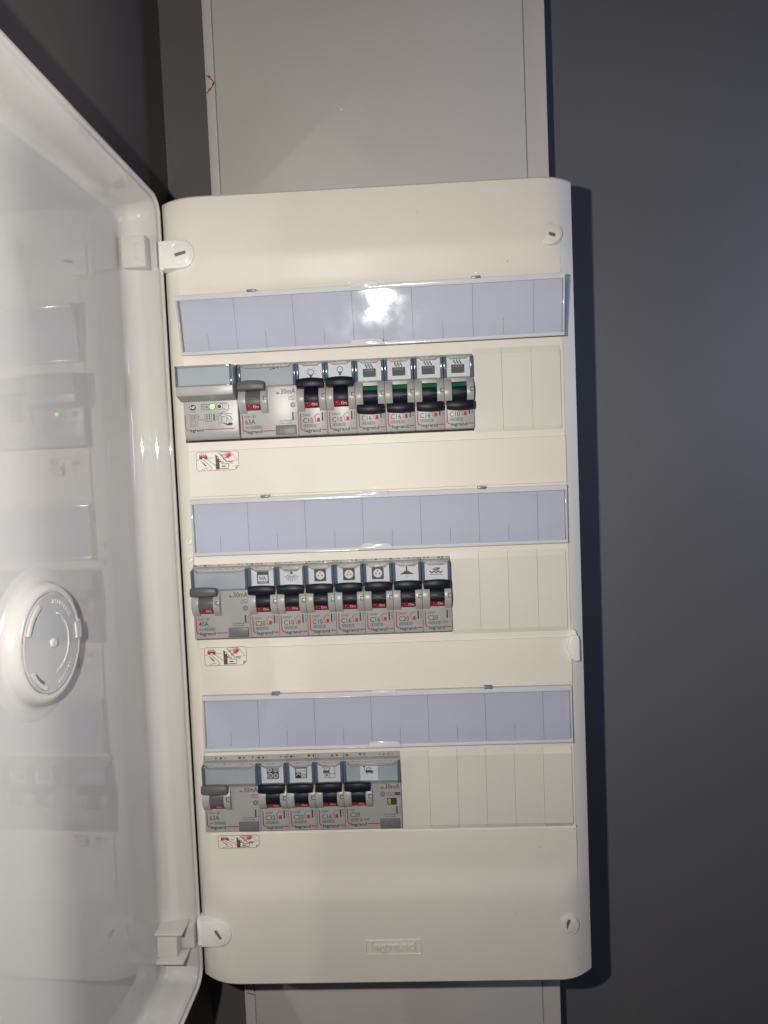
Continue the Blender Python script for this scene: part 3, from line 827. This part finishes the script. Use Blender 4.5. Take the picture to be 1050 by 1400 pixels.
def base_device(name, label, cat, group, x0, zc, W, up, colour):
    t = thing(name, label, cat, (x0, DY, zc - 22.5), group)
    d = proto(W, up, colour); k = (W, up, colour.name)
    b = part('body', ('b', W), d['body'], M_GREY, t)
    for q in (0, 1): part('cheek', ('c', q), d['cheeks'][q], M_GREY, b)
    tg = part('toggle', ('t', up, colour.name), d['toggle'], colour, t, 30)
    part('on_indicator' if up else 'off_indicator', ('i', up), d['ind'], [M_RED, M_INKW] if up else [M_GREEN, M_INKW], tg)
    part('label_cover', ('l', W), d['cap'], [M_CAPC, M_CAPE, M_CAPH], t)
    mb = MB()
    mb.prism_y([(15.6, -.3), (17.7, -.3), (17.7, .1), (16.1, .1), (16.1, 1.9), (17.7, 1.9), (17.7, 2.3), (15.6, 2.3)], -4.5, -4.0)
    part('snap_mark', ('s',), mb, M_INKG, t, 0)
    return t
def mcb(x, zc, up, rating, kind, label, house=True, ka=None):
    t = base_device('circuit_breaker', label, 'circuit breaker', 'black lever circuit breakers in the three rows', x, zc, 18, up, M_BLACK)
    p = Pr(-.05)
    rating_print(p, rating, 'DNX³', house, ka); top_marks(t, 18)
    p.build('printing', INKS, t, (0, 0, -22.5), 0)
    p = Pr(.5); p.rect(1.8, 8.9, 16.2, 19.6, LB); p.poly([(1.6, 19.6), (16.4, 19.6), (16.4, 21.2), (14.6, 21.2), (13.6, 20.0), (4.4, 20.0), (3.4, 21.2), (1.6, 21.2)], LB)
    icon(p, kind)
    p.build('icon_label', INKS, t, (0, 0, -22.5), 0)
    return t
def big_print(p, rating, series):
    p.line([(1.5, -8.4), (1.5, -17.0), (1.75, -18.0), (2.3, -18.5), (3.2, -18.7)], .66, RD)
    p.text('legrand', 3.6, 13.4, -19.9, 2.0, BK, True); p.line([(14, -18.7), (21.4, -18.7)], .66, RD)
    p.text(series, 3.0, 9.8 if len(series) > 4 else 6.4, -10.4, 1.6, GY); p.text(rating, 3.0, 9.4, -14.2, 3.0, GY)
    p.text('30mA', 26.0, 35.0, 3.6, 3.0, GY); p.text('IΔn', 23.2, 25.4, 3.7, 1.2, GY)
    p.rect(32.4, -12.9, 33.3, -7.8, BK); p.text('411 6 32', -12.8, -8.0, 35.2, .9, GY, rot=True)
    p.text('Test frequently', 24.4, 32.0, -13.3, 1.0, GY); p.text('Tester souvent', 24.6, 32.0, -14.8, 1.0, GY)
    def snow(x, z):
        p.ring(x, z, 1.25, .32, GY)
        for a in range(0, 360, 60):
            q = math.radians(a + 30); p.line([(x + .4 * math.cos(q), z + .4 * math.sin(q)), (x + 1.8 * math.cos(q), z + 1.8 * math.sin(q))], .36, GY, 1)
    return snow
def sine_box(p, x, z):
    p.frame(x, z, x + 4.2, z + 2.3, .22, GY, 0, .3)
    p.line([(x + .8 + i * .26, z + 1.15 + .55 * math.sin(i * .6)) for i in range(11)], .25, GY)
def test_button(t):
    mb = MB(); mb.box(21.9, 34.6, -1.3, .5, -21.6, -15.6, .45); mb.box(27.7, 28.0, -1.4, -1.2, -19.4, -18.2)
    part('test_button', ('tb',), mb, M_BTN, t)
def label_strip(t, extra=None, tint=GL):
    p = Pr(.5); p.rect(1.6, 8.9, 34.4, 19.6, tint)
    p.poly([(1.6, 19.6), (34.4, 19.6), (34.4, 21.2), (32.6, 21.2), (31.6, 20.0), (4.4, 20.0), (3.4, 21.2), (1.6, 21.2)], tint)
    if extra: extra(p)
    p.build('label_strip', INKS, t, (0, 0, -22.5), 0)
def rcd(x, zc, rating, label, dirt=False):
    t = base_device('residual_current_switch', label, 'residual current switch', 'grey lever residual current switches at the left of the rows', x, zc, 36, True, M_DKGREY)
    p = Pr(-.05)
    snow = big_print(p, rating, 'DX³- ID')
    sine_box(p, 30.6, -.3); snow(33.2, -3.4)
    p.frame(6.4, -17.0, 13.4, -15.2, .2, GY, 0, .4); p.text('400V', 3.0, 6.2, -16.7, 1.1, GY); p.text('10000', 7.0, 12.8, -16.7, 1.1, GY)
    top_marks(t, 36)
    p.build('printing', INKS, t, (0, 0, -22.5), 0)
    ex = None
    if dirt:
        def ex(q):
            for a, b, r in ((20.4, 19.0, .7), (22.2, 19.4, .9), (24.6, 19.6, .6), (27.0, 19.9, .5), (29, 20.1, .4)): q.disc(a, b, r, GY, 1, 9, rz=r * .5)
    label_strip(t, ex)
    test_button(t)
    return t
# --- top row
Z1, Z2, Z3 = ROWS
t = thing('surge_protector', 'grey surge protector module with a lit green OK lamp at far left of top row', 'surge protector', (0, DY, Z1 - 22.5))
O = (0, 0, -22.5)
mb = MB(); mb.prism_x([(16, -22.5), (2.2, -22.5), (.9, -22.0), (0, -20.6), (-.8, -17.6), (-.8, 1.0), (-.8, 2.0), (16, 2.0)], 1.2, 35.2, .5)
b = mb.build('body', M_GREY, t, O)
mb = MB(); mb.prism_x([(16, 1.0), (-2.0, 1.0), (-10.6, 3.6), (-11.0, 4.4), (-11.0, 9.0), (-9.2, 9.6), (-9.0, 21.0), (-8.0, 21.8), (16, 22.2)], .2, 35.0, .35)
hb = mb.build('head', M_GREY, t, O)
mb = MB(); f = -11.2
mb.add([(1.2, f, 9.6), (33.6, f, 9.6), (33.6, f, 20.8), (1.2, f, 20.8)], [(0, 1, 2, 3)], 0)
for q in ((.3, 1.4, f, -9, 9.2, 21.6), (33.4, 34.6, f, -9, 9.2, 21.6), (1.4, 33.4, f, -9, 20.6, 21.6), (1.4, 33.4, f, -9.3, 9.2, 9.8)): mb.box(*q, .2, 2 if q[0] == 1.4 else 1)
mb.build('label_cover', [M_CAPC, M_CAPE, M_CAPH], t, O)
p = Pr(-9.75); p.rect(1.6, 9.9, 33.2, 20.5, GL); p.build('label_strip', INKS, t, O, 0)
p = Pr(-.85)
p.disc(7.0, -2.5, 2.1, BK, 0, 22, rz=1.75); p.text('NF', 5.5, 8.6, -3.2, 1.5, WH, True, 1); p.text('France', 5.2, 9.0, -5.5, .55, GY)
p.frame(12.3, -4.3, 17.8, -.6, .28, GY, 0, .5); p.text('OK', 13.2, 17.0, -3.3, 1.7, GY)
p.disc(19.2, -2.4, 2.1, BK, 0, 22); p.disc(19.2, -2.4, 1.8, LB, 1, 22); p.disc(23.6, -2.4, 2.1, BK, 0, 22); p.disc(23.6, -2.4, 1.8, LB, 1, 22)
p.line([(24.0, -.5), (28.2, -.6), (29.2, -1.4), (29.4, -4.2), (28.4, -5.4), (27.4, -4.2), (25.2, -4.1)], .3, GY)
p.line([(2.0, -7.2), (2.2, -15.2), (2.6, -16.0), (3.4, -16.3)], .5, RD)
p.text('legrand', 4.4, 13.0, -17.4, 1.9, BK, True); p.line([(13.6, -16.3), (32.2, -16.3)], .5, RD)
for a in (4.9, 8.0):
    p.frame(a, -9.2, a + 2.8, -6.9, .2, GY)
p.text('T2', 5.3, 7.3, -8.7, 1.2, GY); p.text('T3', 8.4, 10.4, -8.7, 1.2, GY)
for i, s in enumerate(('In(8/20): 12/20 kA', 'Uoc: 10 kV', 'Up: 1.2 kV', 'Uc: 275 V~')): p.text(s, 4.9, 13.6 if i == 0 else 10.2, -10.5 - i * 1.25, .75, GY)
p.frame(14.2, -11.5, 18.6, -6.9, .22, GY)
for a in (15.6, 17.2): p.line([(a, -7.4), (a, -11)], .3, GY); p.rect(a - .5, -9.6, a + .5, -9.1, GY); p.disc(a, -8.1, .4, GY, 0, 8)
p.rect(19.6, -11.0, 20.4, -6.8, BK); p.text('4 122', -10.8, -7.2, 22.0, .8, GY, rot=True)
p.line([(22.8, -6.2), (22.8, -14.4)], .22, GY)
for pts in ([(23.2, -7.2), (26.4, -5.6), (28.0, -7.0), (31.2, -7.4)], [(24.8, -8.2), (24.6, -12.2)], [(25.2, -8.6), (28.0, -9.2), (27.6, -12.6)], [(28.0, -9.2), (29.4, -11.6), (30.6, -10.0)],
            [(23.4, -8.4), (25.2, -6.6), (27.4, -7.6), (31, -9.4)], [(29.8, -8.4), (31.4, -10.8), (30.2, -12.4)], [(24.0, -12.8), (26.4, -12.6)]): p.line(pts, .34, GY)
p.poly([(25.2, -12.6), (28.6, -13.2), (28.8, -12.4), (31.4, -12.8), (31.2, -14.2), (28.4, -14.4)], BK)
p.build('printing', INKS, t, O, 0)
mb = MB(); mb.lathe_y(19.2, -2.4, [(.05, -1.9), (.6, -1.75), (.95, -1.3), (1.05, -.8)], 18); mb.build('green_lamp', M_LED, t, O)
mb = MB(); mb.lathe_y(23.6, -2.4, [(.05, -1.9), (.7, -1.75), (1.15, -1.3), (1.25, -.8)], 18); mb.build('red_lamp', M_LEDOFF, t, O)
rcd(36, Z1, '63A', 'residual current switch marked 63A in the top row beside the surge protector', True)
mcb(72, Z1, True, 'C10', 'bulb_down', 'breaker with a rayed bulb icon, left of two raised black levers in the top row')
mcb(90, Z1, True, 'C10', 'bulb_up', 'breaker with a plain bulb icon, right of two raised black levers in the top row')
for i, (rt, pos) in enumerate((('C16', 'first from the bulb breakers'), ('C16', 'second from the bulb breakers'), ('C16', 'third from the bulb breakers'), ('C10', 'next to the blank plates'))):
    mcb(108 + 18 * i, Z1, False, rt, 'heater', 'heater icon breaker with its lever down showing green, ' + pos)
# --- middle row
rcd(0, Z2, '40A', 'residual current switch marked 40A at the left end of the middle row')
mcb(36, Z2, True, 'C20', 'oven_heat', 'C20 breaker with a dark boxed heat-wave icon beside the 40A switch in the middle row')
mcb(54, Z2, True, 'C10', 'shower', 'C10 breaker with a shower-like spray icon in the middle row')
mcb(72, Z2, True, 'C10', 'socket', 'socket icon breaker marked C10, left of the three alike in the middle row')
mcb(90, Z2, True, 'C16', 'socket', 'socket icon breaker marked C16, middle of the three alike in the middle row')
mcb(108, Z2, True, 'C16', 'socket', 'socket icon breaker marked C16 beside the lampshade icon breaker in the middle row')
mcb(126, Z2, True, 'C20', 'pendant', 'C20 breaker with a lampshade-like icon in the middle row')
mcb(144, Z2, True, 'C20', 'water', 'C20 breaker with a wavy line icon at the right end of the middle row', house=None, ka='6kA')
# --- bottom row
rcd(0, Z3, '63A', 'residual current switch marked 63A at the left end of the bottom row')
mcb(36, Z3, True, 'C32', 'hob', 'C32 breaker with a four-ring hob icon in the bottom row')
mcb(54, Z3, True, 'C20', 'washer', 'C20 breaker with a dark appliance icon in the bottom row')
mcb(72, Z3, True, 'C16', 'kitchen', 'C16 breaker with a socket over a counter icon in the bottom row')
t = base_device('residual_current_breaker', 'double-width breaker with an electric car and plug icon in the bottom row', 'circuit breaker', None, 90, Z3, 36, True, M_BLACK)
p = Pr(-.05); snow = big_print(p, 'C20', 'DX³'); snow(24.2, .2); sine_box(p, 26.8, -.9); p.rect(31.8, -.7, 35.4, 1.3, GY)
p.frame(3.1, -17.0, 10.8, -15.2, .2, GY, 0, .2); p.text('4500 3', 3.5, 10.3, -16.6, 1.1, GY); p.text('6kA', 12, 15.2, -16.5, 1.5, GY)
p.frame(27.0, -6.8, 33.0, -2.4, .35, GY); p.rect(27.3, -6.5, 32.7, -2.7, BK)
top_marks(t, 36)
p.build('printing', INKS, t, O, 0)
mb = MB(); mb.box(27.6, 29.2, -.25, 0, -6.3, -2.9, .08); mb.build('yellow_flag', M_YEL, t, O, 0)
def ex(q):
    q.rect(10.6, 9.2, 21.8, 20.0, LB, 1); q.y -= .05; icon(q, 'car', 16.2, 15.6)
label_strip(t, ex); test_button(t)
